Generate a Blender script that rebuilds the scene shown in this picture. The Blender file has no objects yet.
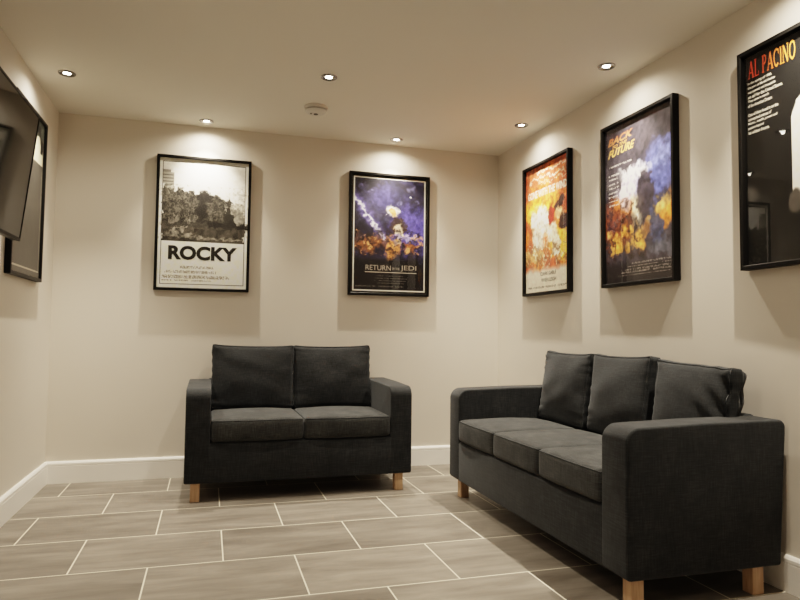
import bpy, bmesh, math, random
import numpy as np
from math import radians, pi, sin, cos
from mathutils import Vector, Matrix

random.seed(7)
rng = np.random.default_rng(11)
sc = bpy.context.scene
COL = sc.collection

# ------------------------------------------------------------------ room size
W, H, FRONT = 3.131, 2.386, -5.7

# ------------------------------------------------------------------ helpers
def lin(c):
    c = np.asarray(c, dtype=float)
    return np.where(c <= 0.04045, c / 12.92, ((c + 0.055) / 1.055) ** 2.4)

def rgb(r, g, b):
    l = lin(np.array([r, g, b]) / 255.0)
    return (float(l[0]), float(l[1]), float(l[2]), 1.0)

def link(name, bm, m, parent=None, smooth=False, loc=None, rotz=0):
    me = bpy.data.meshes.new(name)
    bm.normal_update()
    bm.to_mesh(me); bm.free()
    if m: me.materials.append(m)
    if smooth:
        for p in me.polygons: p.use_smooth = True
    o = bpy.data.objects.new(name, me)
    COL.objects.link(o)
    if parent: o.parent = parent
    if loc: o.location = loc
    if rotz: o.rotation_euler = (0, 0, rotz)
    return o

def thing(name, label, cat, loc=(0, 0, 0), rotz=0, group=None):
    o = bpy.data.objects.new(name, None)
    o.empty_display_size = 0.1
    COL.objects.link(o)
    o.location = loc; o.rotation_euler = (0, 0, rotz)
    o['label'] = label; o['category'] = cat
    if group: o['group'] = group
    return o

def struct(o):
    o['kind'] = 'structure'
    return o

def box(bm, x0, x1, y0, y1, z0, z1, bev=0.0, seg=2):
    r = bmesh.ops.create_cube(bm, size=1.0)
    vs = r['verts']
    for v in vs:
        v.co = Vector(((x0 + x1) / 2 + v.co.x * (x1 - x0), (y0 + y1) / 2 + v.co.y * (y1 - y0), (z0 + z1) / 2 + v.co.z * (z1 - z0)))
    if bev > 0:
        es = {e for v in vs for e in v.link_edges}
        bmesh.ops.bevel(bm, geom=list(es), offset=bev, segments=seg, profile=0.5, affect='EDGES', clamp_overlap=True)

def lathe(bm, prof, n=40, cap_start=False, cap_end=False):
    rings = []
    for (r, z) in prof:
        rings.append([bm.verts.new((r * cos(2 * pi * i / n), r * sin(2 * pi * i / n), z)) for i in range(n)])
    for a, b in zip(rings, rings[1:]):
        for i in range(n):
            bm.faces.new((a[i], a[(i + 1) % n], b[(i + 1) % n], b[i]))
    if cap_start: bm.faces.new(list(reversed(rings[0])))
    if cap_end: bm.faces.new(rings[-1])

def tube(bm, pts, r, n=8, closed=True):
    pts = [Vector(p) for p in pts]
    N = len(pts); rings = []
    for i, p in enumerate(pts):
        a = pts[(i - 1) % N] if (closed or i > 0) else p
        b = pts[(i + 1) % N] if (closed or i < N - 1) else p
        t = (b - a)
        t = t.normalized() if t.length > 1e-9 else Vector((1, 0, 0))
        up = Vector((0, 0, 1)) if abs(t.z) < 0.9 else Vector((0, 1, 0))
        s = t.cross(up).normalized(); u = s.cross(t)
        rings.append([bm.verts.new(p + s * (r * cos(2 * pi * k / n)) + u * (r * sin(2 * pi * k / n))) for k in range(n)])
    for i in range(N if closed else N - 1):
        a, b = rings[i], rings[(i + 1) % N]
        for k in range(n):
            bm.faces.new((a[k], a[(k + 1) % n], b[(k + 1) % n], b[k]))

# ------------------------------------------------------------------ materials
class NT:
    def __init__(s, name):
        s.m = bpy.data.materials.new(name); s.m.use_nodes = True
        s.t = s.m.node_tree; s.n = s.t.nodes; s.bsdf = s.n['Principled BSDF']; s.out = s.n['Material Output']
    def new(s, t, **kw):
        n = s.n.new(t)
        for k, v in kw.items():
            if k.startswith('i_'):
                n.inputs[k[2:].replace('_', ' ')].default_value = v
            else: setattr(n, k, v)
        return n
    def l(s, a, b): s.t.links.new(a, b)
    def mix(s, fac, a, b, mode='MIX'):
        n = s.n.new('ShaderNodeMix'); n.data_type = 'RGBA'; n.blend_type = mode
        for inp, v in ((n.inputs[0], fac), (n.inputs[6], a), (n.inputs[7], b)):
            if hasattr(v, 'links') or isinstance(v, bpy.types.NodeSocket): s.l(v, inp)
            else: inp.default_value = v
        return n.outputs[2]
    def coords(s, scale=(1, 1, 1), loc=(0, 0, 0), kind='Object'):
        tc = s.n.new('ShaderNodeTexCoord'); mp = s.n.new('ShaderNodeMapping')
        mp.inputs['Scale'].default_value = scale; mp.inputs['Location'].default_value = loc
        s.l(tc.outputs[kind], mp.inputs[0]); return mp.outputs[0]
    def ramp(s, src, stops):
        r = s.n.new('ShaderNodeValToRGB'); e = r.color_ramp.elements
        while len(e) < len(stops): e.new(0.5)
        for el, (p, c) in zip(e, stops): el.position = p; el.color = c
        s.l(src, r.inputs[0]); return r.outputs[0]
    def bump(s, src, strength, dist):
        b = s.n.new('ShaderNodeBump'); b.inputs['Strength'].default_value = strength; b.inputs['Distance'].default_value = dist
        s.l(src, b.inputs['Height']); s.l(b.outputs[0], s.bsdf.inputs['Normal'])

def simple(name, col, rough=0.5, metal=0.0, spec=0.5, noise=0.03, scale=40, bump=0.0):
    t = NT(name)
    n = t.new('ShaderNodeTexNoise', i_Scale=scale, i_Detail=3.0)
    t.l(t.coords(), n.inputs['Vector'])
    dark = tuple(c * (1 - noise * 2) for c in col[:3]) + (1,)
    t.l(t.mix(n.outputs[0], dark, col), t.bsdf.inputs['Base Color'])
    t.bsdf.inputs['Roughness'].default_value = rough
    t.bsdf.inputs['Metallic'].default_value = metal
    t.bsdf.inputs['Specular IOR Level'].default_value = spec
    if bump: t.bump(n.outputs[0], bump, 0.002)
    return t.m

def paint(name, col, rough=0.75):
    t = NT(name)
    n = t.new('ShaderNodeTexNoise', i_Scale=1.3, i_Detail=2.0)
    t.l(t.coords(), n.inputs['Vector'])
    d = tuple(c * 0.95 for c in col[:3]) + (1,)
    t.l(t.mix(n.outputs[0], d, col), t.bsdf.inputs['Base Color'])
    t.bsdf.inputs['Roughness'].default_value = rough
    t.bsdf.inputs['Specular IOR Level'].default_value = 0.25
    n2 = t.new('ShaderNodeTexNoise', i_Scale=260.0, i_Detail=2.0)
    t.l(t.coords(), n2.inputs['Vector'])
    t.bump(n2.outputs[0], 0.06, 0.001)
    return t.m

WALL_C = (0.735, 0.685, 0.612, 1)
M_wall = paint('wall_paint', WALL_C)
M_ceil = paint('ceiling_paint', (0.86, 0.82, 0.74, 1), 0.85)
M_white = simple('white_gloss_paint', (0.93, 0.91, 0.87, 1), 0.35, noise=0.01, scale=6)
M_plastic = simple('white_plastic', (0.72, 0.69, 0.64, 1), 0.4, noise=0.01)
M_grey = simple('grey_slot', (0.12, 0.11, 0.10, 1), 0.6)
M_chrome = simple('brushed_chrome', (0.28, 0.27, 0.26, 1), 0.22, metal=1.0, noise=0.02)
M_frame = simple('black_frame', (0.006, 0.0055, 0.005, 1), 0.45, spec=0.15, noise=0.1)
M_tvbody = simple('tv_black_plastic', (0.008, 0.008, 0.008, 1), 0.45)
M_board = simple('backing_board', (0.05, 0.04, 0.03, 1), 0.8)

def emission(name, col, s):
    t = NT(name)
    t.bsdf.inputs['Base Color'].default_value = (1, 1, 1, 1)
    t.bsdf.inputs['Emission Color'].default_value = col
    t.bsdf.inputs['Emission Strength'].default_value = s
    return t.m
M_lamp = emission('glowing_lamp', (1.0, 0.90, 0.74, 1), 30)

def glass_mat():
    t = NT('clear_glazing')
    tr = t.new('ShaderNodeBsdfTransparent'); gl = t.new('ShaderNodeBsdfGlossy'); fr = t.new('ShaderNodeFresnel', i_IOR=1.52)
    gl.inputs['Roughness'].default_value = 0.012
    tr.inputs['Color'].default_value = (0.97, 0.97, 0.96, 1)
    
    mx = t.new('ShaderNodeMixShader')
    mt = t.new('ShaderNodeMath', operation='MINIMUM'); mt.inputs[1].default_value = 0.13
    t.l(fr.outputs[0], mt.inputs[0])
    t.l(mt.outputs[0], mx.inputs[0]); t.l(tr.outputs[0], mx.inputs[1]); t.l(gl.outputs[0], mx.inputs[2])
    t.l(mx.outputs[0], t.out.inputs[0])
    return t.m
M_glass = glass_mat()

def screen_mat():
    t = NT('tv_screen')
    n = t.new('ShaderNodeTexNoise', i_Scale=2.0); t.l(t.coords(), n.inputs['Vector'])
    t.l(t.mix(n.outputs[0], (0.006, 0.006, 0.006, 1), (0.009, 0.009, 0.008, 1)), t.bsdf.inputs['Base Color'])
    t.bsdf.inputs['Roughness'].default_value = 0.07
    t.bsdf.inputs['Specular IOR Level'].default_value = 0.2
    return t.m
M_screen = screen_mat()

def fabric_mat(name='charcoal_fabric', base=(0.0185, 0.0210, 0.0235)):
    t = NT(name)
    co = t.coords((1, 1, 1))
    # coarse slubs running both ways + fine weave
    w1 = t.new('ShaderNodeTexNoise', i_Scale=1.0, i_Detail=4.0); t.l(t.coords((22, 22, 330)), w1.inputs['Vector'])
    w2 = t.new('ShaderNodeTexNoise', i_Scale=1.0, i_Detail=4.0); t.l(t.coords((260, 260, 18)), w2.inputs['Vector'])
    w3 = t.new('ShaderNodeTexNoise', i_Scale=9.0, i_Detail=3.0); t.l(co, w3.inputs['Vector'])
    m1 = t.mix(0.5, w1.outputs[0], w2.outputs[0])
    m2 = t.mix(0.25, m1, w3.outputs[0])
    b = base
    colr = t.ramp(m2, [(0.38, (b[0] * 0.5, b[1] * 0.5, b[2] * 0.5, 1)), (0.51, (b[0], b[1], b[2], 1)), (0.63, (b[0] * 1.8, b[1] * 1.75, b[2] * 1.7, 1))])
    t.l(colr, t.bsdf.inputs['Base Color'])
    t.bsdf.inputs['Roughness'].default_value = 0.85
    t.bsdf.inputs['Specular IOR Level'].default_value = 0.25
    t.bsdf.inputs['Sheen Weight'].default_value = 0.30
    t.bsdf.inputs['Sheen Roughness'].default_value = 0.45
    t.bsdf.inputs['Sheen Tint'].default_value = (0.50, 0.53, 0.56, 1)
    t.bump(m1, 0.35, 0.0012)
    return t.m
M_fab = fabric_mat()
M_fab_lit_tops = fabric_mat('charcoal_fabric_lit_tops', (0.033, 0.0355, 0.0365))  # paler copy of the same fabric; light on the cushion tops is in the colour

def wood_mat():
    t = NT('pale_oak')
    w = t.new('ShaderNodeTexNoise', i_Scale=1.0, i_Detail=5.0, i_Distortion=0.6); t.l(t.coords((70, 70, 6)), w.inputs['Vector'])
    c = t.ramp(w.outputs[0], [(0.3, (0.42, 0.26, 0.15, 1)), (0.7, (0.60, 0.41, 0.26, 1))])
    t.l(c, t.bsdf.inputs['Base Color']); t.bsdf.inputs['Roughness'].default_value = 0.42
    return t.m
M_wood = wood_mat()

# floor tile grid, half bond, long side along the back wall
TX0, TY0, TW, TH = 0.154, -0.3713, 0.600, 0.44371
def tile_mat():
    t = NT('floor_tiles')
    tc = t.new('ShaderNodeTexCoord'); mp = t.new('ShaderNodeMapping', vector_type='POINT')
    mp.inputs['Location'].default_value = (-TX0 + 0.3 + 6.0, -TY0 + 20 * TH, 0)
    t.l(tc.outputs['Object'], mp.inputs[0])
    br = t.new('ShaderNodeTexBrick', offset=0.5, offset_frequency=2, squash=1.0, squash_frequency=2)
    br.inputs['Scale'].default_value = 1.0
    br.inputs['Mortar Size'].default_value = 0.0032
    br.inputs['Mortar Smooth'].default_value = 0.15
    br.inputs['Bias'].default_value = 0.0
    br.inputs['Brick Width'].default_value = TW
    br.inputs['Row Height'].default_value = TH
    br.inputs['Color1'].default_value = (0.9, 0.9, 0.9, 1); br.inputs['Color2'].default_value = (1.1, 1.1, 1.1, 1)
    br.inputs['Mortar'].default_value = (1, 1, 1, 1)
    t.l(mp.outputs[0], br.inputs['Vector'])
    # cloudy streaks along the tile; shift them from tile to tile
    addv = t.new('ShaderNodeVectorMath', operation='MULTIPLY_ADD')
    t.l(br.outputs['Color'], addv.inputs[0]); addv.inputs[1].default_value = (7, 9, 5); t.l(tc.outputs['Object'], addv.inputs[2])
    def streak(scale, det):
        m = t.new('ShaderNodeMapping'); m.inputs['Scale'].default_value = scale; t.l(addv.outputs[0], m.inputs[0])
        n = t.new('ShaderNodeTexNoise', i_Scale=1.0, i_Detail=det, i_Roughness=0.6, i_Distortion=0.4); t.l(m.outputs[0], n.inputs['Vector']); return n.outputs[0]
    s = t.mix(0.22, streak((2.0, 8.0, 1), 6.0), streak((3.0, 30, 1), 4.0))
    base = t.ramp(s, [(0.32, (0.118, 0.104, 0.087, 1)), (0.50, (0.190, 0.170, 0.145, 1)), (0.68, (0.270, 0.244, 0.208, 1))])
    tinted = t.mix(1.0, base, br.outputs['Color'], 'MULTIPLY')
    col = t.mix(br.outputs['Fac'], tinted, (0.78, 0.72, 0.58, 1))
    t.l(col, t.bsdf.inputs['Base Color'])
    t.bsdf.inputs['Roughness'].default_value = 0.42
    t.bsdf.inputs['Specular IOR Level'].default_value = 0.35
    inv = t.new('ShaderNodeMath', operation='SUBTRACT'); inv.inputs[0].default_value = 1.0; t.l(br.outputs['Fac'], inv.inputs[1])
    t.bump(inv.outputs[0], 0.5, 0.0015)
    return t.m
M_tile = tile_mat()

# ------------------------------------------------------------------ room shell
def slab(name, x0, x1, y0, y1, z0, z1, m):
    bm = bmesh.new(); box(bm, x0, x1, y0, y1, z0, z1)
    return struct(link(name, bm, m))
T = 0.1
slab('floor', -T, W + T, FRONT - T, T, -T, 0, M_tile)
slab('ceiling', -T, W + T, FRONT - T, T, H, H + T, M_ceil)
slab('wall_back', -T, W + T, 0, T, 0, H, M_wall)
slab('wall_left', -T, 0, FRONT, 0, 0, H, M_wall)
slab('wall_right', W, W + T, FRONT, 0, 0, H, M_wall)
slab('wall_front', -T, W + T, FRONT - T, FRONT, 0, H, M_wall)

# baseboard with a moulded top: profile (out from the wall, height)
BB = [(0, 0), (0.018, 0), (0.018, 0.108), (0.0155, 0.1095), (0.0155, 0.113), (0.018, 0.1145), (0.0175, 0.126), (0.012, 0.134), (0.006, 0.138), (0, 0.138)]
def baseboard(name, a, b, nrm, mitre_a, mitre_b):
    a, b, nrm = Vector(a), Vector(b), Vector(nrm); d = (b - a).normalized()
    bm = bmesh.new(); A = []; B = []
    for (o, h) in BB:
        A.append(bm.verts.new(a + nrm * o + d * (o * mitre_a) + Vector((0, 0, h))))
        B.append(bm.verts.new(b + nrm * o - d * (o * mitre_b) + Vector((0, 0, h))))
    n = len(BB)
    for i in range(n):
        j = (i + 1) % n
        bm.faces.new((A[i], B[i], B[j], A[j]))
    bm.faces.new(list(reversed(A))); bm.faces.new(B)
    bmesh.ops.recalc_face_normals(bm, faces=bm.faces[:])
    return struct(link(name, bm, M_white))
baseboard('baseboard_back', (0, 0, 0), (W, 0, 0), (0, -1, 0), 1, 1)
baseboard('baseboard_left', (0, FRONT, 0), (0, 0, 0), (1, 0, 0), 1, 1)
baseboard('baseboard_right', (W, FRONT, 0), (W, 0, 0), (-1, 0, 0), 1, 1)
baseboard('baseboard_front', (0, FRONT, 0), (W, FRONT, 0), (0, 1, 0), 1, 1)

# ------------------------------------------------------------------ sofas
def smooth_noise2(u, v, seed, fu, fv):
    r = np.random.default_rng(seed); out = 0
    for k in range(5):
        a, b, p, q = r.uniform(0.4, 1.0), r.uniform(0.4, 1.0), r.uniform(0, 6.28), r.uniform(0, 6.28)
        out = out + math.sin(fu * a * u * 6.28 + p + 1.7 * math.sin(fv * b * v * 4 + q)) * math.cos(fv * b * v * 6.28 + q)
    return out / 5

def cushion_bm(w, d, h, rad, crown, kind, seed, slump=0.0):
    """rounded box w (x) by d (y, depth) by h (z); crown = bulge; kind 'seat' or 'back'"""
    bm = bmesh.new()
    nx, ny, nz = (26, 24, 10) if kind == 'seat' else (44, 12, 34)
    def axis(L, n):
        # denser near both ends, so the rounded edge gets enough rows
        s = np.linspace(-1, 1, n + 1)
        return (np.sign(s) * (1 - (1 - np.abs(s)) ** 1.5)) * L / 2
    X, Y, Z = axis(w, nx), axis(d, ny), axis(h, nz)
    vid = {}
    def V(i, j, k):
        key = (i, j, k)
        if key in vid: return vid[key]
        p = Vector((X[i], Y[j], Z[k]))
        q = Vector((max(-w / 2 + rad, min(w / 2 - rad, p.x)), max(-d / 2 + rad, min(d / 2 - rad, p.y)), max(-h / 2 + rad, min(h / 2 - rad, p.z))))
        dlt = p - q
        if dlt.length > 1e-9: p = q + dlt.normalized() * min(rad, dlt.length if dlt.length < rad else rad)
        u, v, t = X[i] / (w / 2), Y[j] / (d / 2), Z[k] / (h / 2)
        if kind == 'seat':
            c = (1 - abs(u) ** 2.6) * (1 - abs(v) ** 2.8)
            p.z += crown * c * (t if t > 0 else 0.15 * t)
            p.y += -0.012 * (1 - abs(u) ** 3) * max(0, -v) * (1 - t * t * 0.5)
            p.z += 0.0025 * smooth_noise2(u, v, seed, 1.1, 1.0) * max(0, t)
        else:
            c = (1 - abs(u) ** 3.0) * (1 - abs(t) ** 2.4)
            p.y += crown * c * (v if v < 0 else 0.25 * v)
            ed = abs(u) ** 5 * (0.25 if (slump and u > 0) else 1.0)
            wr = math.sin(t * 21 + 2.8 * math.sin(t * 6 + seed) + seed + u * 2) * (0.6 + 0.4 * math.sin(t * 4 + seed * 2))
            p.y += v * 0.0055 * ed * wr
            p.x += -math.copysign(1, u) * abs(u) ** 8 * (0.0018 * (0.3 if slump else 1) * (1 + math.sin(t * 24 + seed * 2)) + 0.008 * (1 - t * t))
            p.z += -0.012 * max(0, t) * (1 - abs(u) ** 2.2) * 0.8        # top edge dips between the corner ears
            p.z += 0.006 * max(0, t) ** 3 * abs(u) ** 10
            p.y += v * 0.006 * smooth_noise2(u, t, seed + 3, 1.0, 0.9)
            p.y = -d / 2 + (p.y + d / 2) * (1 - 0.42 * max(abs(u) ** 5, max(0, t) ** 5))
            if slump:
                k2 = max(0.0, u) ** 1.5
                p.z -= slump * k2 * max(0, t) ** 1
                # diagonal folds where the cushion has slumped on the arm
                f = max(0.0, u - 0.15)
                p.y += v * 0.010 * f * math.sin((u * 1.2 + t * 1.3) * 9 + 0.6) * (1 - 0.3 * abs(t))
                p.z += 0.005 * f * math.sin((u * 2.1 - t) * 7) * max(0, t)
                p.x -= 0.010 * max(0, u) ** 3 * (0.4 + 0.6 * max(0, -t))
        vid[key] = bm.verts.new(p)
        return vid[key]
    def face(a, b, c2, d2): bm.faces.new((a, b, c2, d2))
    for i in range(nx):
        for j in range(ny):
            face(V(i, j, nz), V(i + 1, j, nz), V(i + 1, j + 1, nz), V(i, j + 1, nz))
            face(V(i, j + 1, 0), V(i + 1, j + 1, 0), V(i + 1, j, 0), V(i, j, 0))
    for i in range(nx):
        for k in range(nz):
            face(V(i, 0, k), V(i + 1, 0, k), V(i + 1, 0, k + 1), V(i, 0, k + 1))
            face(V(i, ny, k + 1), V(i + 1, ny, k + 1), V(i + 1, ny, k), V(i, ny, k))
    for j in range(ny):
        for k in range(nz):
            face(V(0, j, k + 1), V(0, j + 1, k + 1), V(0, j + 1, k), V(0, j, k))
            face(V(nx, j, k), V(nx, j + 1, k), V(nx, j + 1, k + 1), V(nx, j, k + 1))
    # seam loop: ring of surface verts on one edge plane
    def loop_pts(fn): return [fn(a).co.copy() for a in range(0)]
    if kind == 'seat':
        kk = nz - 1
        ring = [V(i, 0, kk) for i in range(nx + 1)] + [V(nx, j, kk) for j in range(1, ny + 1)] + [V(i, ny, kk) for i in range(nx - 1, -1, -1)] + [V(0, j, kk) for j in range(ny - 1, 0, -1)]
    else:
        jj = 1
        ring = [V(i, jj, 0) for i in range(nx + 1)] + [V(nx, jj, k) for k in range(1, nz + 1)] + [V(i, jj, nz) for i in range(nx - 1, -1, -1)] + [V(0, jj, k) for k in range(nz - 1, 0, -1)]
    return bm, [v.co.copy() for v in ring]

def arm_bm(w, y0, y1, z0, z1, rf, rb, bev, sag=0.012, rake=0.0):
    """arm slab: side profile in y-z with a big rounded top front corner"""
    prof = []
    def arc(cy, cz, r, a0, a1, n):
        for i in range(n + 1):
            a = a0 + (a1 - a0) * i / n
            prof.append((cy + r * cos(a), cz + r * sin(a)))
    rl = 0.02
    arc(y0 + rl, z0 + rl, rl, 1.5 * pi, pi, 4)
    arc(y0 + rf, z1 - sag - rf, rf, pi, 0.5 * pi, 12)
    prof.append(((y0 + y1) / 2, z1 - sag * 0.3))
    arc(y1 + rake - rb, z1 - rb, rb, 0.5 * pi, 0, 5)
    arc(y1 - 0.01, z0 + 0.01, 0.01, 0, -0.5 * pi, 3)
    bm = bmesh.new()
    A = [bm.verts.new((-w / 2, y, z)) for y, z in prof]; B = [bm.verts.new((w / 2, y, z)) for y, z in prof]
    n = len(prof)
    for i in range(n):
        bm.faces.new((A[i], A[(i + 1) % n], B[(i + 1) % n], B[i]))
    f1 = bm.faces.new(A); f2 = bm.faces.new(B)
    bmesh.ops.recalc_face_normals(bm, faces=bm.faces[:])
    es = list(f1.edges) + list(f2.edges)
    bmesh.ops.bevel(bm, geom=es, offset=bev, segments=4, profile=0.5, affect='EDGES', clamp_overlap=True)
    return bm

def shade(o, angle=35):
    for p in o.data.polygons: p.use_smooth = True
    try:
        o.data.set_sharp_from_angle(angle=radians(angle))
    except Exception: pass
    return o

def make_sofa(name, label, SW, n, loc, rotz, AW, slump_last=False, seed0=1, legs=None, D=0.69, rake=0.0, back_off=0.11, bh=0.425, shifts=(0, 0, 0)):
    y0, y1 = -D / 2, D / 2
    LEG, ARM = 0.105, 0.655
    t = thing(name, label, 'sofa', loc, rotz)
    # base: rail and platform under the cushions
    bm = bmesh.new(); box(bm, -SW / 2 + AW - 0.02, SW / 2 - AW + 0.02, y0 + 0.0015, y1 - 0.01, LEG + 0.001, 0.335, 0.012, 3)
    shade(link('base', bm, M_fab, t))
    bm = bmesh.new(); box(bm, -SW / 2 + AW - 0.02, SW / 2 - AW + 0.02, y1 - 0.045, y1 + rake - 0.004, 0.30, 0.660, 0.018, 4)
    shade(link('back_frame', bm, M_fab, t))
    for s in (-1, 1):
        bm = arm_bm(AW, y0, y1, LEG, ARM, 0.062, 0.03, 0.016, rake=rake)
        for v in bm.verts: v.co.x += s * (SW / 2 - AW / 2)
        a = shade(link('armrest', bm, M_fab, t), 50)
    inner = SW - 2 * AW; cw = inner / n
    # seat cushions
    CD = 0.515
    for i in range(n):
        bm, ring = cushion_bm(cw - 0.004, CD, 0.126, 0.022, 0.024, 'seat', seed0 + i)
        off = Vector((-inner / 2 + cw * (i + 0.5), y0 - 0.006 + CD / 2, 0.338 + 0.065))
        for v in bm.verts: v.co += off
        c = link('seat_cushion', bm, M_fab_lit_tops, t, smooth=True)
        bm2 = bmesh.new(); tube(bm2, [p + off for p in ring], 0.0032, 6)
        link('piping', bm2, M_fab, c, smooth=True)
    # back cushions, leaning back on the back frame
    bt = 0.13
    for i in range(n):
        sl = 0.016 if (slump_last and i == n - 1) else 0.0
        ww = cw + (0.012 if not sl else -0.034)
        bm, ring = cushion_bm(ww, bt, bh, 0.030, 0.028, 'back', seed0 * 3 + i * 2, sl)
        tilt = radians(-8)
        Mx = Matrix.Translation((-inner / 2 + cw * (i + 0.5) + shifts[i], y1 - back_off + (0.008 if i % 2 else 0), 0.458 + bh / 2 - (0.012 if sl else 0))) @ Matrix.Rotation(tilt, 4, 'X') @ Matrix.Rotation(radians([0.8, -1.2, 1.6][i % 3]), 4, 'Z') @ Matrix.Rotation(radians([0.5, -0.3, 0.4][i % 3]), 4, 'Y')
        bmesh.ops.transform(bm, matrix=Mx, verts=bm.verts)
        c = link('back_cushion', bm, M_fab, t, smooth=True)
        bm2 = bmesh.new(); tube(bm2, [Mx @ p for p in ring], 0.0032, 6)
        link('piping', bm2, M_fab, c, smooth=True)
    ls = 0.052
    for (lx, ly) in legs:
        bm = bmesh.new(); box(bm, lx - ls / 2, lx + ls / 2, ly - ls / 2, ly + ls / 2, 0, LEG + 0.004, 0.003, 2)
        link('leg', bm, M_wood, t)
    return t

D2 = 0.69 / 2
make_sofa('loveseat', 'charcoal fabric two-seat sofa against the back wall', 1.348, 2, (1.530, -0.375, 0), 0, 0.138, seed0=2,
          legs=[(-0.612, -D2 + 0.052), (0.600, -D2 + 0.052), (-0.612, D2 - 0.10), (0.600, D2 - 0.10)])
make_sofa('sofa', 'charcoal fabric three-seat sofa along the right wall', 1.752, 3, (2.746, -1.7245, 0), -pi / 2 - 0.004, 0.155, D=0.686, slump_last=True, seed0=5, rake=0.034, back_off=0.082, bh=0.415, shifts=(0.016, 0.032, 0.064),
          legs=[(-0.78, -D2 + 0.056), (0.835, -D2 + 0.056), (-0.78, D2 - 0.10), (0.835, D2 - 0.10)])

# ------------------------------------------------------------------ picture painting (procedural colour grid, generic compositions)
NX, NY = 132, 196
class Canvas:
    def __init__(s, col, seed):
        s.a = np.zeros((NY, NX, 3)); s.a[:] = np.array(col) / 255.0
        s.u, s.v = np.meshgrid((np.arange(NX) + .5) / NX, (np.arange(NY) + .5) / NY)
        s.r = np.random.default_rng(seed)
    def noise(s, f, oct=3, seed=None):
        r = s.r if seed is None else np.random.default_rng(seed)
        out = np.zeros((NY, NX)); amp = 1; tot = 0
        for o in range(oct):
            gx, gy = int(f * 2 ** o) + 2, int(f * 1.5 * 2 ** o) + 2
            g = r.random((gy + 1, gx + 1))
            x = s.u * (gx - 1); y = s.v * (gy - 1)
            xi, yi = x.astype(int), y.astype(int); fx, fy = x - xi, y - yi
            fx = fx * fx * (3 - 2 * fx); fy = fy * fy * (3 - 2 * fy)
            n = (g[yi, xi] * (1 - fx) + g[yi, xi + 1] * fx) * (1 - fy) + (g[yi + 1, xi] * (1 - fx) + g[yi + 1, xi + 1] * fx) * fy
            out += amp * n; tot += amp; amp *= 0.55
        return out / tot
    def put(s, mask, col):
        m = np.clip(mask, 0, 1)[..., None]
        s.a = s.a * (1 - m) + (np.array(col) / 255.0) * m
    def blob(s, cu, cv, ru, rv, col, soft=0.5, rot=0, wob=0.0, k=1.0):
        soft *= 0.65; wob *= 1.5
        du, dv = s.u - cu, (s.v - cv) * 1.5
        c_, s_ = cos(radians(rot)), sin(radians(rot))
        x = (du * c_ + dv * s_) / ru; y = (-du * s_ + dv * c_) / (rv * 1.5)
        d = np.sqrt(x * x + y * y)
        if wob: d = d + (s.noise(9, 3) - 0.5) * wob
        s.put(np.clip((1 - d) / max(soft, 1e-3) + 0.0, 0, 1) * k, col)
    def rect(s, u0, v0, u1, v1, col, k=1.0):
        s.put(((s.u >= u0) & (s.u <= u1) & (s.v >= v0) & (s.v <= v1)) * k, col)
    def poly(s, pts, col, k=1.0):
        ins = np.zeros((NY, NX), bool); n = len(pts)
        for i in range(n):
            (x1, y1), (x2, y2) = pts[i], pts[(i + 1) % n]
            c = ((y1 > s.v) != (y2 > s.v)) & (s.u < (x2 - x1) * (s.v - y1) / ((y2 - y1) if y2 != y1 else 1e-9) + x1)
            ins ^= c
        s.put(ins * k, col)
    def warp(s, amt, f, oct=3):
        du = (s.noise(f, oct) - 0.5) * amt * 2; dv = (s.noise(f, oct) - 0.5) * amt * 1.4
        iu = np.clip((s.u + du) * NX, 0, NX - 1).astype(int); iv = np.clip((s.v + dv) * NY, 0, NY - 1).astype(int)
        s.a = s.a[iv, iu]
        n = (s.noise(f * 1.6, 2) - 0.5)[..., None]; s.a = np.clip(s.a * (1 + n * 0.7), 0, 1)
    def speckle(s, u0, v0, u1, h, col, dens=0.7, k=0.7):
        """a line of small print, too fine to read"""
        m = ((s.u >= u0) & (s.u <= u1) & (s.v >= v0) & (s.v <= v0 + h))
        r = s.r.random((NY, NX)); w = s.r.random((1, NX)) > 0.12
        s.put(m * (r < dens) * w * k, col)

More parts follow.
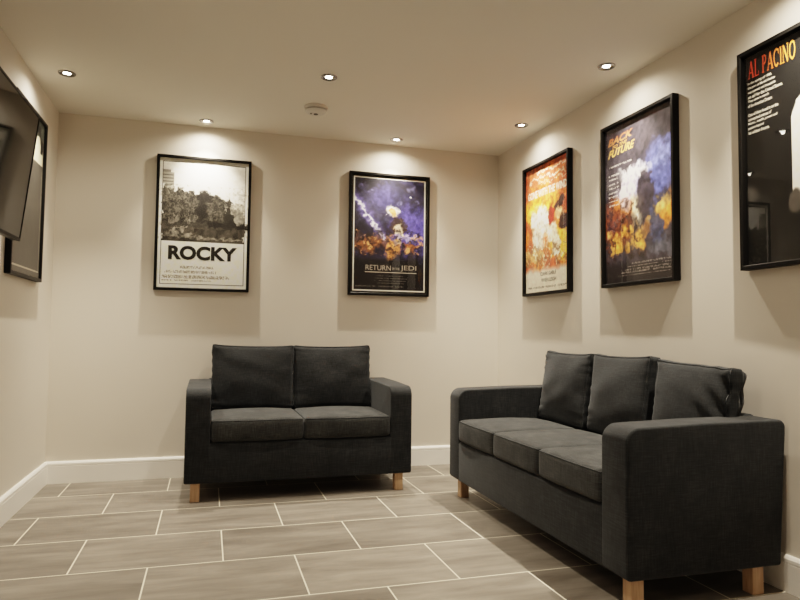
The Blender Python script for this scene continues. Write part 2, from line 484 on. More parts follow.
def paint_grey_park():
    c = Canvas((236, 230, 216), 21)
    g = 232 - 70 * (np.abs(c.u - 0.45) ** 1.6 + 0.0) - 30 * np.clip(c.v - 0.15, 0, 1)
    sky = np.clip(g, 0, 255)
    reg = (c.v < 0.645) * (c.u > 0.035) * (c.u < 0.965) * (c.v > 0.03)
    for ch, f in enumerate((1.0, 0.985, 0.95)):
        c.a[..., ch] = np.where(reg, sky * f / 255, c.a[..., ch])
    c.blob(0.5, 0.2, 0.45, 0.2, (255, 252, 240), 0.9, k=0.8)
    c.rect(0.035, 0.09, 0.12, 0.3, (120, 116, 108)); c.rect(0.035, 0.11, 0.16, 0.3, (150, 146, 136))
    for vv in (0.13, 0.155, 0.18, 0.205): c.rect(0.04, vv, 0.15, vv + 0.008, (96, 92, 86))
    n = c.noise(16, 3); edge = 0.235 + 0.07 * np.clip(c.u - 0.1, 0, 1) + (n - 0.5) * 0.10 + 0.14 * np.clip(c.u - 0.62, 0, 1) * 2
    c.put((c.v > edge + 0.0) * (c.v < 0.56) * reg, (58, 55, 50))
    c.put(np.clip((c.noise(26, 3) - 0.45) * 5, 0, 1) * (c.v > edge) * (c.v < 0.5) * reg * 0.55, (20, 19, 18))
    c.put((c.v > 0.44) * (c.v < 0.5) * reg * (c.u < 0.42) * np.clip((c.noise(20, 2) - 0.4) * 4, 0, 1) * 0.6, (150, 144, 132))
    c.put((c.v > 0.33) * (c.v < 0.50) * reg * (c.u > 0.74) * 0.75, (150, 145, 134))
    c.put((c.noise(60, 2) > 0.52) * (c.v > edge) * (c.v < 0.47) * (c.u < 0.72) * reg * 0.45, (126, 120, 108))
    c.put((c.noise(50, 2) > 0.55) * (c.v > edge - 0.01) * (c.v < edge + 0.02) * reg * 0.6, (150, 146, 134))
    for q in range(26):
        uu = 0.05 + 0.025 * q + 0.01 * c.r.random(); c.rect(uu, 0.42, uu + 0.006, 0.50, (24, 22, 20), 0.7)
    c.blob(0.50, 0.30, 0.09, 0.05, (34, 32, 30), 0.4, wob=0.8); c.blob(0.48, 0.40, 0.08, 0.09, (30, 28, 26), 0.3, wob=0.6)
    # plinth with an urn, shrubs
    c.poly([(0.70, 0.53), (0.735, 0.44), (0.765, 0.36), (0.80, 0.36), (0.835, 0.44), (0.875, 0.53)], (38, 36, 33))
    c.blob(0.783, 0.325, 0.028, 0.035, (48, 45, 41), 0.3)
    c.blob(0.93, 0.51, 0.07, 0.03, (30, 28, 26), 0.3, wob=0.4); c.blob(0.63, 0.51, 0.08, 0.03, (30, 28, 26), 0.3, wob=0.4)
    c.put((c.v > 0.53) * (c.v < 0.645) * reg, (66, 62, 56))
    c.poly([(0.035, 0.60), (0.20, 0.53), (0.34, 0.53), (0.26, 0.57), (0.5, 0.60), (0.96, 0.61), (0.96, 0.625), (0.3, 0.62)], (138, 132, 120), 0.8)
    c.put(np.clip((c.noise(14, 3) - 0.5) * 5, 0, 1) * (c.v > 0.54) * (c.v < 0.645) * reg * 0.7, (26, 25, 23))
    keep = c.a.copy(); c.warp(0.03, 26); m = (c.v < 0.63) * (c.v > 0.2); c.a = np.where(m[..., None], c.a, keep)
    c.rect(0.035, 0.025, 0.965, 0.032, (30, 28, 26)); c.rect(0.033, 0.025, 0.040, 0.975, (60, 56, 50)); c.rect(0.960, 0.025, 0.967, 0.975, (60, 56, 50)); c.rect(0.035, 0.968, 0.965, 0.975, (60, 56, 50))
    for vv, a, b, h in ((0.832, 0.25, 0.62, 0.018), (0.868, 0.08, 0.66, 0.022), (0.903, 0.05, 0.80, 0.024), (0.938, 0.05, 0.60, 0.010)):
        c.speckle(a, vv, b, h, (120, 112, 98), 0.6, 0.75)
    return c

def paint_violet_night():
    c = Canvas((28, 26, 34), 22)
    n = c.noise(6, 4)
    c.put(np.clip((n - 0.35) * 2.2, 0, 1) * 0.8 * (c.v < 0.75), (52, 50, 84))
    c.blob(0.80, 0.45, 0.42, 0.28, (78, 72, 150), 1.0, wob=0.5, k=0.9)
    c.blob(0.30, 0.26, 0.30, 0.20, (50, 48, 66), 0.9, wob=0.5)
    c.blob(0.52, 0.14, 0.20, 0.15, (32, 31, 48), 0.7, wob=0.5)
    c.blob(0.42, 0.20, 0.24, 0.14, (70, 66, 120), 1.0, wob=0.6, k=0.6)
    for (a, b, r) in ((.12, .08, .02), (.25, .12, .012), (.78, .10, .03), (.86, .2, .02), (.62, .22, .02)): c.blob(a, b, r * 2, r, (110, 108, 150), 1, k=0.6)
    # slanting shaft of pale light, soft edged
    d = (c.v - (0.19 + (c.u - 0.03) * 0.86)); m = np.exp(-(d / 0.020) ** 2) * (c.u < 0.44); mg = np.exp(-(d / 0.07) ** 2) * (c.u < 0.5)
    c.put(mg * 0.55, (120, 108, 200)); c.put(m, (236, 232, 250))
    c.blob(0.54, 0.295, 0.12, 0.06, (255, 250, 235), 0.9, wob=0.2)
    c.blob(0.55, 0.31, 0.05, 0.035, (216, 160, 96), 0.6, wob=0.6)
    # warm cluster of cloud
    c.blob(0.24, 0.57, 0.30, 0.09, (120, 72, 44), 0.7, wob=1.1)
    c.blob(0.62, 0.40, 0.13, 0.09, (52, 38, 34), 0.5, wob=0.8)
    c.blob(0.62, 0.46, 0.07, 0.11, (214, 190, 160), 0.5, wob=0.9)
    c.blob(0.74, 0.52, 0.20, 0.035, (150, 140, 190), 0.7, wob=0.6)
    c.blob(0.76, 0.60, 0.17, 0.06, (150, 84, 48), 0.6, wob=1.0)
    c.blob(0.52, 0.63, 0.11, 0.09, (206, 136, 78), 0.6, wob=0.9)
    c.put(np.clip((c.noise(22, 3) - 0.50) * 6, 0, 1) * (c.v > 0.46) * (c.v < 0.70) * 0.75, (26, 20, 22))
    c.put(np.clip((c.noise(24, 3) - 0.60) * 7, 0, 1) * (c.v > 0.49) * (c.v < 0.68) * 0.8, (220, 160, 100))
    c.warp(0.05, 18)
    c.put(np.clip((c.v - 0.69) * 25, 0, 1), (25, 22, 23))
    c.rect(0.18, 0.738, 0.86, 0.742, (190, 180, 165)); c.rect(0.18, 0.822, 0.86, 0.826, (190, 180, 165))
    for vv, a, b in ((0.85, 0.34, 0.70), (0.872, 0.30, 0.74), (0.892, 0.28, 0.76), (0.912, 0.34, 0.70), (0.94, 0.06, 0.7)): c.speckle(a, vv, b, 0.008, (140, 134, 126), 0.6, 0.6)
    for e in ((0, 0, 1, 0.014), (0, 0.986, 1, 1), (0, 0, 0.02, 1), (0.98, 0, 1, 1)): c.rect(*e, (24, 22, 20))
    for e in ((0.02, 0.014, 0.98, 0.026), (0.02, 0.974, 0.98, 0.986), (0.02, 0.014, 0.040, 0.986), (0.96, 0.014, 0.98, 0.986)): c.rect(*e, (232, 226, 212))
    return c

def paint_flames():
    c = Canvas((178, 84, 54), 23)
    n = c.noise(7, 4)
    c.put(np.clip((n - 0.45) * 4, 0, 1) * 0.8, (214, 120, 52)); c.put(np.clip((c.noise(9, 3) - 0.6) * 6, 0, 1) * 0.6, (150, 52, 34))
    c.rect(0.0, 0.03, 1, 0.055, (226, 150, 110), 0.3)
    pass
    c.speckle(0.25, 0.045, 0.9, 0.014, (250, 220, 190), 0.75, 0.8); c.speckle(0.08, 0.095, 0.92, 0.018, (250, 220, 190), 0.75, 0.8); c.speckle(0.3, 0.14, 0.95, 0.012, (250, 220, 190), 0.6, 0.7)
    c.blob(0.35, 0.36, 0.50, 0.13, (240, 176, 60), 0.8, wob=0.7); c.blob(0.85, 0.62, 0.3, 0.2, (232, 170, 66), 0.8, wob=0.8)
    c.blob(0.55, 0.25, 0.3, 0.05, (236, 150, 60), 0.8, wob=0.7)
    c.blob(0.36, 0.44, 0.24, 0.15, (246, 236, 214), 0.5, rot=15, wob=0.5)
    c.blob(0.30, 0.58, 0.16, 0.14, (224, 206, 180), 0.6, wob=0.6)
    c.blob(0.62, 0.42, 0.09, 0.10, (150, 48, 38), 0.5, rot=8, wob=0.5)
    c.blob(0.80, 0.35, 0.13, 0.055, (54, 38, 34), 0.4, rot=-20, wob=0.6)
    c.blob(0.80, 0.42, 0.09, 0.06, (226, 170, 120), 0.4, wob=0.6)
    c.blob(0.88, 0.50, 0.11, 0.07, (60, 42, 36), 0.5, wob=0.6)
    c.blob(0.62, 0.56, 0.13, 0.10, (244, 224, 190), 0.5, rot=30, wob=0.6)
    c.blob(0.72, 0.66, 0.09, 0.10, (238, 214, 184), 0.5, wob=0.6)
    c.blob(0.22, 0.72, 0.30, 0.07, (196, 150, 96), 0.6, wob=1.0)
    c.put(np.clip((c.noise(20, 3) - 0.5) * 6, 0, 1) * (c.v > 0.64) * (c.v < 0.80) * 0.8, (120, 84, 52))
    c.put(np.clip((c.noise(24, 3) - 0.58) * 7, 0, 1) * (c.v > 0.62) * (c.v < 0.80) * 0.8, (244, 226, 190))
    c.warp(0.05, 16)
    c.put(np.clip((c.v - 0.80 + (c.noise(8, 2) - 0.5) * 0.05) * 22, 0, 1), (222, 212, 192))
    c.speckle(0.06, 0.955, 0.94, 0.014, (60, 50, 44), 0.6, 0.7)
    return c

def paint_blue_glow():
    c = Canvas((58, 54, 62), 24)
    c.put(np.clip((c.noise(5, 4) - 0.4) * 2, 0, 1) * 0.5, (84, 76, 84))
    c.blob(0.80, 0.36, 0.46, 0.20, (84, 92, 160), 0.9, rot=-25, wob=0.6, k=0.95)
    c.blob(0.85, 0.30, 0.30, 0.10, (120, 130, 196), 1.0, rot=-30, wob=0.8, k=0.7)
    c.blob(0.95, 0.60, 0.42, 0.10, (234, 140, 58), 0.9, rot=-25, wob=0.5, k=0.95)
    c.blob(0.80, 0.60, 0.22, 0.05, (250, 200, 110), 1.0, rot=-30, wob=0.6, k=0.8)
    c.blob(0.12, 0.64, 0.34, 0.16, (110, 58, 36), 0.7, wob=0.8)
    c.blob(0.35, 0.52, 0.24, 0.10, (214, 120, 60), 0.9, wob=0.8, k=0.8)
    c.blob(0.36, 0.42, 0.17, 0.15, (236, 226, 250), 0.8, rot=12, wob=0.4)
    c.blob(0.45, 0.33, 0.26, 0.06, (246, 244, 252), 0.7, wob=0.7, k=0.9)
    c.blob(0.50, 0.55, 0.11, 0.12, (250, 232, 190), 0.9, wob=0.4, k=0.85)
    c.blob(0.62, 0.48, 0.12, 0.16, (52, 46, 52), 0.4, rot=-8, wob=0.5, k=0.9)
    c.blob(0.76, 0.70, 0.10, 0.16, (62, 68, 96), 0.5, rot=-22, wob=0.5, k=0.9)
    c.blob(0.85, 0.82, 0.26, 0.06, (92, 92, 104), 0.9, wob=0.3)
    for k_ in range(15):
        a, b = c.r.uniform(0.02, 0.6), c.r.uniform(0.74, 0.84)
        c.blob(a, b - 0.10 * c.r.random(), 0.05, 0.05, (250, 176, 80), 1.0, rot=c.r.uniform(-40, 40), wob=0.6, k=0.8)
    c.put(np.clip((c.noise(18, 3) - 0.55) * 6, 0, 1) * (c.v > 0.5) * (c.v < 0.88) * (c.u < 0.6) * 0.75, (44, 30, 28))
    c.warp(0.06, 16)
    c.put(np.clip((c.v - 0.855 - 0.03 * c.u) * 25, 0, 1), (40, 36, 38))
    for vv in np.arange(0.30, 0.50, 0.028): c.speckle(0.05, vv, 0.05 + 0.14 + 0.06 * c.r.random(), 0.009, (226, 220, 214), 0.7, 0.7)
    c.speckle(0.06, 0.245, 0.42, 0.010, (226, 220, 214), 0.7, 0.7)
    for q, vv in enumerate(np.arange(0.885, 0.965, 0.017)): c.speckle(0.40 - 0.05 * q, vv, 0.95, 0.008, (190, 182, 172), 0.6, 0.6)
    return c

def paint_black_panel():
    c = Canvas((10, 10, 10), 25)
    c.put(np.clip((c.noise(5, 3) - 0.4) * 2, 0, 1) * 0.3, (16, 15, 15))
    c.poly([(0.60, 0.22), (0.43, 0.30), (0.39, 0.36), (0.385, 0.70), (0.43, 0.76), (0.54, 0.99), (0.9, 0.99), (0.93, 0.4), (0.8, 0.22)], (236, 230, 216))
    c.blob(0.41, 0.75, 0.06, 0.06, (70, 66, 62), 0.4, wob=0.5)
    return c

def paint_grey_print():
    c = Canvas((74, 71, 66), 26)
    c.put(np.clip((c.noise(4, 3) - 0.3) * 2, 0, 1) * 0.3, (60, 58, 54))
    c.rect(0.5, 0.0, 1, 0.11, (70, 76, 72)); c.rect(0.3, 0.10, 0.97, 0.27, (226, 214, 186))
    c.put(np.clip((c.noise(10, 2, seed=5) - 0.50) * 9, 0, 1) * (c.v > 0.03) * (c.v < 0.2) * (c.u > 0.2), (30, 30, 28))
    for e in ((0.03, 0.955, 0.97, 0.966), (0.955, 0.3, 0.963, 0.966)): c.rect(*e, (170, 162, 146))
    return c

def print_material(name):
    t = NT(name)
    at = t.new('ShaderNodeAttribute', attribute_name='paint')
    nz = t.new('ShaderNodeTexNoise', i_Scale=300.0); t.l(t.coords(), nz.inputs['Vector'])
    g = t.ramp(nz.outputs[0], [(0.2, (0.96, 0.96, 0.96, 1)), (0.8, (1, 1, 1, 1))])
    t.l(t.mix(1.0, at.outputs['Color'], g, 'MULTIPLY'), t.bsdf.inputs['Base Color'])
    t.bsdf.inputs['Roughness'].default_value = 0.6
    t.bsdf.inputs['Specular IOR Level'].default_value = 0.2
    return t.m
M_print = print_material('printed_paper')

def print_obj(c, w, h, y, parent):
    """sheet of paper as a colour grid in the x-z plane, facing -y, centred on z = 0"""
    me = bpy.data.meshes.new('print')
    xs = np.linspace(-w / 2, w / 2, NX + 1); zs = np.linspace(h / 2, -h / 2, NY + 1)
    verts = [(x, y, z) for z in zs for x in xs]
    faces = []
    for j in range(NY):
        for i in range(NX):
            a = j * (NX + 1) + i
            faces.append((a + NX + 1, a + NX + 2, a + 1, a))
    me.from_pydata(verts, [], faces)
    at = me.color_attributes.new('paint', 'FLOAT_COLOR', 'CORNER')
    tex = (c.noise(30, 3) - 0.5)[..., None] * 0.16
    L = np.clip(lin(np.clip(c.a * (1 + tex), 0, 1)) * 1.25, 0, 0.92).reshape(-1, 3)
    buf = np.ones((NX * NY, 4, 4), dtype=np.float32); buf[:, :, :3] = L[:, None, :]
    at.data.foreach_set('color', buf.ravel())
    me.materials.append(M_print)
    o = bpy.data.objects.new('print', me); COL.objects.link(o); o.parent = parent
    return o

def text_mesh(s, bold=0.0):
    cu = bpy.data.curves.new('lettering_source', 'FONT'); cu.body = s; cu.size = 1.0; cu.offset = bold; cu.resolution_u = 4
    ob = bpy.data.objects.new('lettering_source', cu); COL.objects.link(ob)
    dg = bpy.context.evaluated_depsgraph_get(); dg.update()
    me = bpy.data.meshes.new_from_object(ob.evaluated_get(dg))
    vs = [v.co.copy() for v in me.vertices]; fs = [tuple(p.vertices) for p in me.polygons]
    bpy.data.objects.remove(ob); bpy.data.curves.remove(cu); bpy.data.meshes.remove(me)
    x0 = min(v.x for v in vs); x1 = max(v.x for v in vs); z0 = min(v.y for v in vs); z1 = max(v.y for v in vs)
    return [((v.x - x0) / (x1 - x0), (v.y - z0) / (z1 - z0)) for v in vs], fs

def add_text(bm, s, u0, v0, u1, v1, w, h, y, bold=0.0, shear=0.0, rise=0.0):
    """set the words s in the box (u0,v0)-(u1,v1) of a sheet w by h (v measured down from the top)"""
    vs, fs = text_mesh(s, bold)
    out = []
    for a, b in vs:
        u = u0 + (u1 - u0) * a; v = v1 + (v0 - v1) * b
        u += shear * b; v -= rise * a
        out.append(bm.verts.new((-w / 2 + w * u, y, h / 2 - h * v)))
    for f in fs:
        try: bm.faces.new([out[i] for i in f])
        except ValueError: pass

def strokes_text(bm, word_boxes, w, h, y):
    """narrow serif capitals drawn stroke by stroke; each letter in a unit box"""
    def arcp(cx, cy, rx, ry, a0, a1, n=18): return [(cx + rx * cos(radians(a0 + (a1 - a0) * i / n)), cy + ry * sin(radians(a0 + (a1 - a0) * i / n))) for i in range(n + 1)]
    thin, thick = 0.07, 0.19
    G = {
        'A': [([(0.12, 0), (0.50, 1)], thin), ([(0.50, 1), (0.86, 0)], thick), ([(0.25, 0.33), (0.72, 0.33)], thin), ([(0.0, 0.02), (0.26, 0.02)], 0.05), ([(0.68, 0.02), (1.02, 0.02)], 0.05)],
        'L': [([(0.25, 0), (0.25, 1)], thick), ([(0.05, 0.02), (0.95, 0.02)], 0.05), ([(0.92, 0), (0.92, 0.25)], thin), ([(0.05, 0.98), (0.48, 0.98)], 0.05)],
        'P': [([(0.22, 0), (0.22, 1)], thick), ([(0.02, 0.02), (0.46, 0.02)], 0.05), ([(0.02, 0.975), (0.5, 0.975)], 0.05), (arcp(0.42, 0.73, 0.40, 0.245, 90, -90), 0.11), ([(0.25, 0.485), (0.45, 0.485)], 0.05)],
        'C': [(arcp(0.52, 0.5, 0.42, 0.47, 48, 312), 0.13), ([(0.88, 0.66), (0.88, 0.94)], thin)],
        'I': [([(0.5, 0), (0.5, 1)], thick * 1.9), ([(0.1, 0.02), (0.9, 0.02)], 0.05), ([(0.1, 0.98), (0.9, 0.98)], 0.05)],
        'N': [([(0.14, 0), (0.14, 1)], thin), ([(0.12, 1), (0.86, 0)], thick), ([(0.86, 0), (0.86, 1)], thin), ([(0.0, 0.02), (0.3, 0.02)], 0.05), ([(0.7, 0.98), (1.0, 0.98)], 0.05), ([(0, 0.98), (0.2, 0.98)], 0.05)],
        'O': [(arcp(0.5, 0.5, 0.40, 0.47, 0, 360, 28), 0.14)],
    }
    for ch, u0, v0, u1, v1 in word_boxes:
        for pts, t in G[ch]:
            n = len(pts); Lf = []; Rt = []
            for i, (px, py) in enumerate(pts):
                a = pts[max(0, i - 1)]; b = pts[min(n - 1, i + 1)]
                dx, dy = b[0] - a[0], b[1] - a[1]; l = math.hypot(dx, dy) or 1
                nx_, ny_ = -dy / l * t / 2, dx / l * t / 2
                for lst, sg in ((Lf, 1), (Rt, -1)):
                    u = u0 + (u1 - u0) * (px + sg * nx_); v = v1 + (v0 - v1) * (py + sg * ny_)
                    lst.append(bm.verts.new((-w / 2 + w * u, y, h / 2 - h * v)))
            for i in range(n - 1): bm.faces.new((Rt[i], Rt[i + 1], Lf[i + 1], Lf[i]))

def ink(name, col, col2=None, ax='x', p0=-0.3, p1=0.3):
    t = NT(name)
    if col2:
        tc = t.new('ShaderNodeTexCoord'); sp = t.new('ShaderNodeSeparateXYZ'); t.l(tc.outputs['Object'], sp.inputs[0])
        mr = t.new('ShaderNodeMapRange'); mr.inputs['From Min'].default_value = p0; mr.inputs['From Max'].default_value = p1
        t.l(sp.outputs['xyz'.index(ax)], mr.inputs[0]); t.l(t.mix(mr.outputs[0], col, col2), t.bsdf.inputs['Base Color'])
    else:
        n = t.new('ShaderNodeTexNoise', i_Scale=200.0); t.l(t.coords(), n.inputs['Vector'])
        t.l(t.mix(n.outputs[0], tuple(c * .95 for c in col[:3]) + (1,), col), t.bsdf.inputs['Base Color'])
    t.bsdf.inputs['Roughness'].default_value = 0.6; t.bsdf.inputs['Specular IOR Level'].default_value = 0.2
    return t.m

FW, FH, FD, FB = 0.620, 0.918, 0.036, 0.019     # outer frame width, height, depth, border
def make_poster(label, canvas, loc, rotz, lettering, fh=FH, fw=FW, depth=0.038):
    FD = depth
    t = thing('framed_poster', label, 'poster', loc, rotz)
    bm = bmesh.new()
    o, i_ = (fw / 2, fh / 2), (fw / 2 - FB, fh / 2 - FB)
    # four mitred mouldings, profile: outer side, front face with eased edges, inner rebate
    prof = [(0, -0.001), (0, -FD + 0.002), (0.002, -FD), (FB - 0.003, -FD), (FB, -FD + 0.003), (FB, -0.006)]
    rings = []
    for (b, y) in prof:
        x, z = fw / 2 - b, fh / 2 - b
        rings.append([bm.verts.new(p) for p in ((-x, y, -z), (x, y, -z), (x, y, z), (-x, y, z))])
    for a, b in zip(rings, rings[1:]):
        for k in range(4): bm.faces.new((a[k], a[(k + 1) % 4], b[(k + 1) % 4], b[k]))
    bmesh.ops.recalc_face_normals(bm, faces=bm.faces[:])
    link('frame', bm, M_frame, t)
    bm = bmesh.new(); box(bm, -fw / 2 + 0.003, fw / 2 - 0.003, -0.014, -0.001, -fh / 2 + 0.003, fh / 2 - 0.003)
    link('backing_board', bm, M_board, t)
    pw, ph = fw - 2 * FB, fh - 2 * FB
    pr = print_obj(canvas, pw, ph, -0.0160, t)
    for name, m, fn in lettering:
        bm = bmesh.new(); fn(bm, pw, ph, -0.0166)
        l_ = link(name, bm, m, pr)
    bm = bmesh.new()
    vs = [bm.verts.new(p) for p in ((-pw / 2 - 0.0005, -0.0215, -ph / 2 - .0005), (pw / 2 + .0005, -0.0215, -ph / 2 - .0005), (pw / 2 + .0005, -0.0215, ph / 2 + .0005), (-pw / 2 - .0005, -0.0215, ph / 2 + .0005))]
    bm.faces.new(vs)
    link('glazing', bm, M_glass, t)
    return t

I_black = ink('black_ink', rgb(34, 32, 30)); I_white = ink('white_ink', rgb(232, 226, 212)); I_cream = ink('cream_ink', rgb(250, 238, 214))
I_silver = ink('silver_ink', rgb(176, 166, 152)); I_dark = ink('brown_black_ink', rgb(48, 40, 34))
I_fire = ink('red_to_yellow_ink', rgb(196, 66, 40), rgb(236, 180, 70), 'x', -0.20, 0.0)
I_orange = ink('orange_to_yellow_ink', rgb(246, 206, 110), rgb(216, 110, 84), 'z', 0.26, 0.40)

def park_title(bm, w, h, y): add_text(bm, 'ROCKY', 0.115, 0.675, 0.885, 0.785, w, h, y, bold=0.045)
def night_title(bm, w, h, y):
    add_text(bm, 'RETURN', 0.19, 0.765, 0.52, 0.808, w, h, y); add_text(bm, 'OF THE', 0.535, 0.782, 0.635, 0.800, w, h, y); add_text(bm, 'JEDI', 0.65, 0.760, 0.86, 0.812, w, h, y)
def flame_title(bm, w, h, y): add_text(bm, 'GONE WITH THE WIND', 0.06, 0.188, 0.95, 0.248, w, h, y, bold=0.02)
def flame_name1(bm, w, h, y): add_text(bm, 'CLARK GABLE', 0.36, 0.845, 0.72, 0.872, w, h, y, bold=0.01)
def flame_name2(bm, w, h, y): add_text(bm, 'VIVIEN LEIGH', 0.38, 0.895, 0.72, 0.922, w, h, y, bold=0.01)
def glow_title(bm, w, h, y):
    add_text(bm, 'BACK', 0.05, 0.066, 0.42, 0.112, w, h, y, bold=0.03, shear=0.03, rise=0.012)
    add_text(bm, 'TO THE', 0.10, 0.116, 0.34, 0.136, w, h, y, bold=0.03, shear=0.02, rise=0.008)
    add_text(bm, 'FUTURE', 0.05, 0.141, 0.44, 0.190, w, h, y, bold=0.03, shear=0.03, rise=0.012)
def glow_tag(bm, w, h, y):
    add_text(bm, 'A STEVEN SPIELBERG PRESENTATION', 0.06, 0.055, 0.40, 0.066, w, h, y)
def panel_title(bm, w, h, y):
    L = []; u = 0.035
    for ch, wd in (('A', .052), ('L', .042), (' ', .020), ('P', .040), ('A', .052), ('C', .046), ('I', .020), ('N', .050), ('O', .050)):
        if ch != ' ': L.append((ch, u, 0.030, u + wd, 0.112))
        u += wd + 0.003
    strokes_text(bm, L, w, h, y)
PARA = ['In the spring of 1980,', 'the port at Mariel Harbor', 'was opened, and thousands', 'set sail for the United States.', 'They came in search', 'of the American Dream.', '',
        'One of them found it on the', 'sun-washed avenues of', 'Miami... wealth, power and', 'passion beyond', 'his wildest dreams.']
def panel_text(lines, v):
    def fn(bm, w, h, y):
        for k, q in enumerate(lines): add_text(bm, q, 0.030, v + 0.0215 * k, 0.030 + 0.0095 * len(q), v + 0.0215 * k + 0.015, w, h, y, bold=0.012)
    return fn
zc = 1.2445 + FH / 2
make_poster('black-framed poster titled ROCKY, grey park scene under white sky', paint_grey_park(), (0.919, -0.0005, 1.247 + FH / 2), 0, [('title_lettering', I_black, park_title)], depth=0.028)
make_poster('black-framed dark violet poster titled RETURN OF THE JEDI', paint_violet_night(), (2.241, -0.0005, 1.2475 + FH / 2), 0, [('title_lettering', I_silver, night_title)], fh=0.910, depth=0.028)
make_poster('black-framed red and yellow poster titled GONE WITH THE WIND', paint_flames(), (W - 0.0005, -0.475 - 0.605 / 2, 1.244 + 0.905 / 2), -pi / 2, [('title_lettering', I_cream, flame_title), ('name_lettering', I_dark, flame_name1), ('name_lettering', I_dark, flame_name2)], fh=0.905, fw=0.605)
make_poster('black-framed blue and orange poster titled BACK TO THE FUTURE', paint_blue_glow(), (W - 0.0005, -1.427 - 0.598 / 2, 1.2415 + 0.912 / 2), -pi / 2, [('title_lettering', I_orange, glow_title)], fh=0.912, fw=0.598)
make_poster('black-framed black poster headed AL PACINO, cut off by right edge', paint_black_panel(), (W - 0.0075, -2.420 - FW / 2, 1.250 + 0.92 / 2), -pi / 2 - 0.020, [('title_lettering', I_fire, panel_title), ('text_lettering', I_white, panel_text(PARA[:6], 0.128)), ('text_lettering', I_white, panel_text(PARA[7:], 0.128 + 7 * 0.0215))], fh=0.920)
make_poster('black-framed greyish poster on left wall, half hidden by television', paint_grey_print(), (0.0005, -0.400 - FW / 2, 1.247 + 0.93 / 2), pi / 2, [], fh=0.930, depth=0.030)

# ------------------------------------------------------------------ television on the left wall, tilted down
def make_tv():
    TWd, THt, TD = 1.09, 0.615, 0.035
    t = thing('television', 'large black flat television tilted down on the left wall', 'television', (0.0, 0.0, 0.0))
    # local frame: x along screen width, -y out of the screen, z up the screen; origin at the top edge nearest the back wall
    yaw = radians(90 - TV_YAW)
    R = Matrix.Translation(TV_TOP) @ Matrix.Rotation(yaw, 4, 'Z') @ Matrix.Rotation(radians(TV_TILT), 4, 'X')
    def fin(bm): bmesh.ops.transform(bm, matrix=R, verts=bm.verts); return bm
    bm = bmesh.new(); box(bm, -TWd, 0, 0.002, TD, -THt, 0, 0.004, 2); link('housing', fin(bm), M_tvbody, t)
    bm = bmesh.new(); bz = 0.008
    box(bm, -TWd, 0, -0.006, 0.002, -bz, 0); box(bm, -TWd, 0, -0.006, 0.002, -THt, -THt + 0.014)
    box(bm, -TWd, -TWd + bz, -0.006, 0.002, -THt + 0.014, -bz); box(bm, -bz, 0, -0.006, 0.002, -THt + 0.014, -bz)
    link('bezel', fin(bm), M_frame, t)
    bm = bmesh.new(); box(bm, -TWd + bz, -bz, -0.0035, 0.0018, -THt + 0.014, -bz); link('screen', fin(bm), M_screen, t)
    bm = bmesh.new(); box(bm, -TWd * 0.80, -TWd * 0.20, TD, TD + 0.012, -THt * 0.8, -THt * 0.25, 0.004, 2); link('rear_cover', fin(bm), M_tvbody, t)
    # wall mount: plate on the wall, two arms back to the housing
    bm = bmesh.new(); c = R @ Vector((-TWd / 2, TD, -THt * 0.45))
    box(bm, 0.0015, 0.0055, c.y - 0.20, c.y + 0.20, c.z - 0.11, c.z + 0.11, 0.001, 1)
    for dy in (-0.15, 0.15):
        box(bm, 0.003, c.x - 0.008 + 0.004, c.y + dy - 0.012, c.y + dy + 0.012, c.z - 0.09, c.z + 0.09, 0.001, 1)
    link('wall_mount', bm, M_tvbody, t)
TV_TOP = (0.150, -1.117, 2.006); TV_TILT = 6.0; TV_YAW = 0.0
make_tv()

# ------------------------------------------------------------------ ceiling fittings
LIGHT_COL = (1.0, 0.865, 0.69)
POWER = 32.0
def make_downlight_mesh():
    bm = bmesh.new(); lathe(bm, [(0.019, 0.0004), (0.022, -0.0012), (0.028, -0.003), (0.034, -0.0062), (0.040, -0.0068), (0.0445, -0.0042), (0.0455, 0.0005)]); ring = bm
    bm2 = bmesh.new(); lathe(bm2, [(0.0200, 0.0030), (0.014, 0.0018), (0.008, 0.0012), (0.0008, 0.001)], cap_end=True)
    return ring, bm2
def make_downlight(label, x, y, power, group, first=[None]):
    if first[0] is None:
        t = thing('downlight', label, 'ceiling light', (x, y, H - 0.0006), 0, group)
        r, l = make_downlight_mesh()
        link('trim_ring', r, M_chrome, t, smooth=True); link('lamp', l, M_lamp, t, smooth=True).location.z = -0.004
        first[0] = t
    else:
        t = first[0].copy(); COL.objects.link(t); t.location = (x, y, H - 0.0006); t['label'] = label; t['group'] = group
        for ch in list(first[0].children):
            c = ch.copy(); COL.objects.link(c); c.parent = t
    # each reflector lamp: a strong narrow beam inside a weak wide spill
    for pw, ang, zz in ((power * CORE, 86, 0.012), (power * SPILL, 160, 0.013)):
        ld = bpy.data.lights.new('spot_beam', 'SPOT'); ld.energy = pw; ld.color = LIGHT_COL
        ld.spot_size = radians(ang); ld.spot_blend = 1.0; ld.shadow_soft_size = 0.010
        lo = bpy.data.objects.new('spot_beam', ld); COL.objects.link(lo); lo.location = (x, y, H - zz)
    return t
CORE, SPILL = 3.3, 0.40
LG = 'recessed downlights in the ceiling'
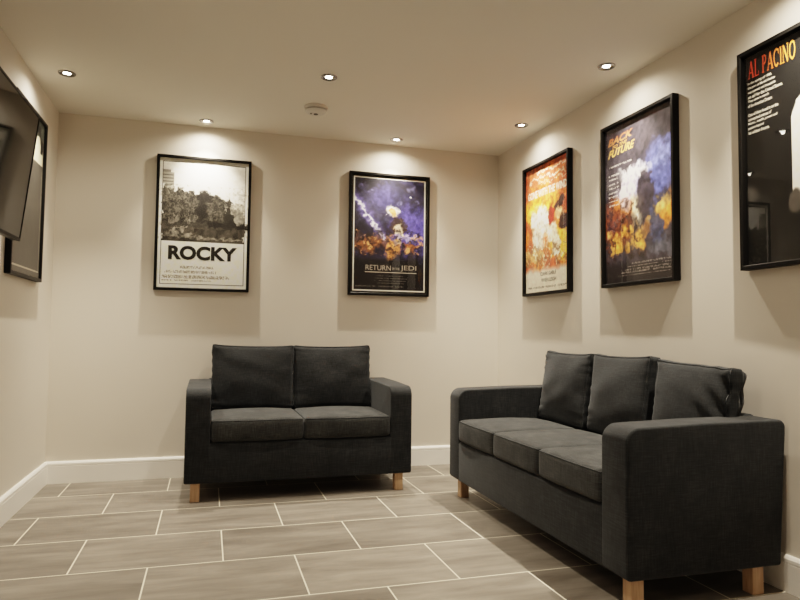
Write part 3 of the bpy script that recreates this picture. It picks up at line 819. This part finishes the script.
for lab, x, y, k in (
    ('small round downlight above the ROCKY poster', 0.920, -0.131, 1.3),
    ('small round downlight above the RETURN OF THE JEDI poster', 2.247, -0.149, 1.3),
    ('small round downlight above the television corner at upper left', 0.185, -0.723, 1.2),
    ('small round downlight in the middle of the ceiling beside the smoke alarm', 1.572, -1.122, 0.8),
    ('small round downlight above the GONE WITH THE WIND poster', 2.955, -0.729, 1.4),
    ('small round downlight above the BACK TO THE FUTURE poster', 2.934, -1.722, 1.4),
    ('round downlight above the AL PACINO poster', 2.940, -2.72, 1.4),
    ('round downlight on the left side behind the camera', 0.185, -2.72, 1.0),
    ('round downlight over the middle of the open floor', 1.572, -2.60, 0.8),
    ('round downlight in the middle of the ceiling behind the camera', 1.572, -4.10, 0.8),
):
    make_downlight(lab, x, y, POWER * k, LG)

def make_alarm():
    t = thing('smoke_alarm', 'white round smoke alarm on the ceiling', 'smoke alarm', (1.579, -0.631, H - 0.0004))
    bm = bmesh.new(); lathe(bm, [(0.0, 0.0), (0.072, 0.0), (0.0725, -0.004), (0.071, -0.018), (0.066, -0.020), (0.0, -0.020)], 48); link('base', bm, M_plastic, t, smooth=False)
    bm = bmesh.new(); lathe(bm, [(0.060, -0.020), (0.060, -0.0235), (0.0, -0.0235)], 48); link('vent_slot', bm, M_grey, t)
    bm = bmesh.new(); lathe(bm, [(0.0, -0.0235), (0.0675, -0.0235), (0.0675, -0.028), (0.060, -0.036), (0.045, -0.043), (0.02, -0.045), (0.0, -0.045)], 48); link('cover', bm, M_plastic, t, smooth=False)
    bm = bmesh.new(); lathe(bm, [(0.014, -0.0448), (0.013, -0.048), (0.0, -0.0485)], 24); link('test_button', bm, M_grey, t)
    bm = bmesh.new()
    for k in range(3): box(bm, -0.035 + 0.0, -0.024, -0.010 + 0.008 * k, -0.006 + 0.008 * k, -0.0452, -0.043)
    link('sounder_slots', bm, M_grey, t)
make_alarm()

# ------------------------------------------------------------------ camera
cd = bpy.data.cameras.new('camera'); cam = bpy.data.objects.new('camera', cd); COL.objects.link(cam)
cd.sensor_fit = 'HORIZONTAL'; cd.sensor_width = 36.0; cd.lens = 639.99 / 800 * 36.0; cd.clip_start = 0.02
yaw, pitch, roll = -0.29020, 0.05334, 0.01124
f = Vector((-sin(yaw) * cos(pitch), cos(yaw) * cos(pitch), sin(pitch))); r = Vector((cos(yaw), sin(yaw), 0)); u = r.cross(f)
r2 = r * cos(roll) + u * sin(roll); u2 = -r * sin(roll) + u * cos(roll)
Mc = Matrix((r2, u2, -f)).transposed().to_4x4(); Mc.translation = Vector((0.96807, -4.56656, 0.96898))
cam.matrix_world = Mc
sc.camera = cam

# ------------------------------------------------------------------ world and colour
wd = bpy.data.worlds.new('world'); sc.world = wd; wd.use_nodes = True
wd.node_tree.nodes['Background'].inputs[0].default_value = (0.9, 0.8, 0.65, 1)
wd.node_tree.nodes['Background'].inputs[1].default_value = 0.0
sc.view_settings.view_transform = 'Filmic'
sc.view_settings.look = 'Medium High Contrast'
sc.view_settings.exposure = 0.04
sc.cycles.max_bounces = 8
sc.cycles.diffuse_bounces = 6
sc.cycles.use_denoising = True
sc.cycles.sample_clamp_indirect = 4.0
sc.cycles.caustics_reflective = False
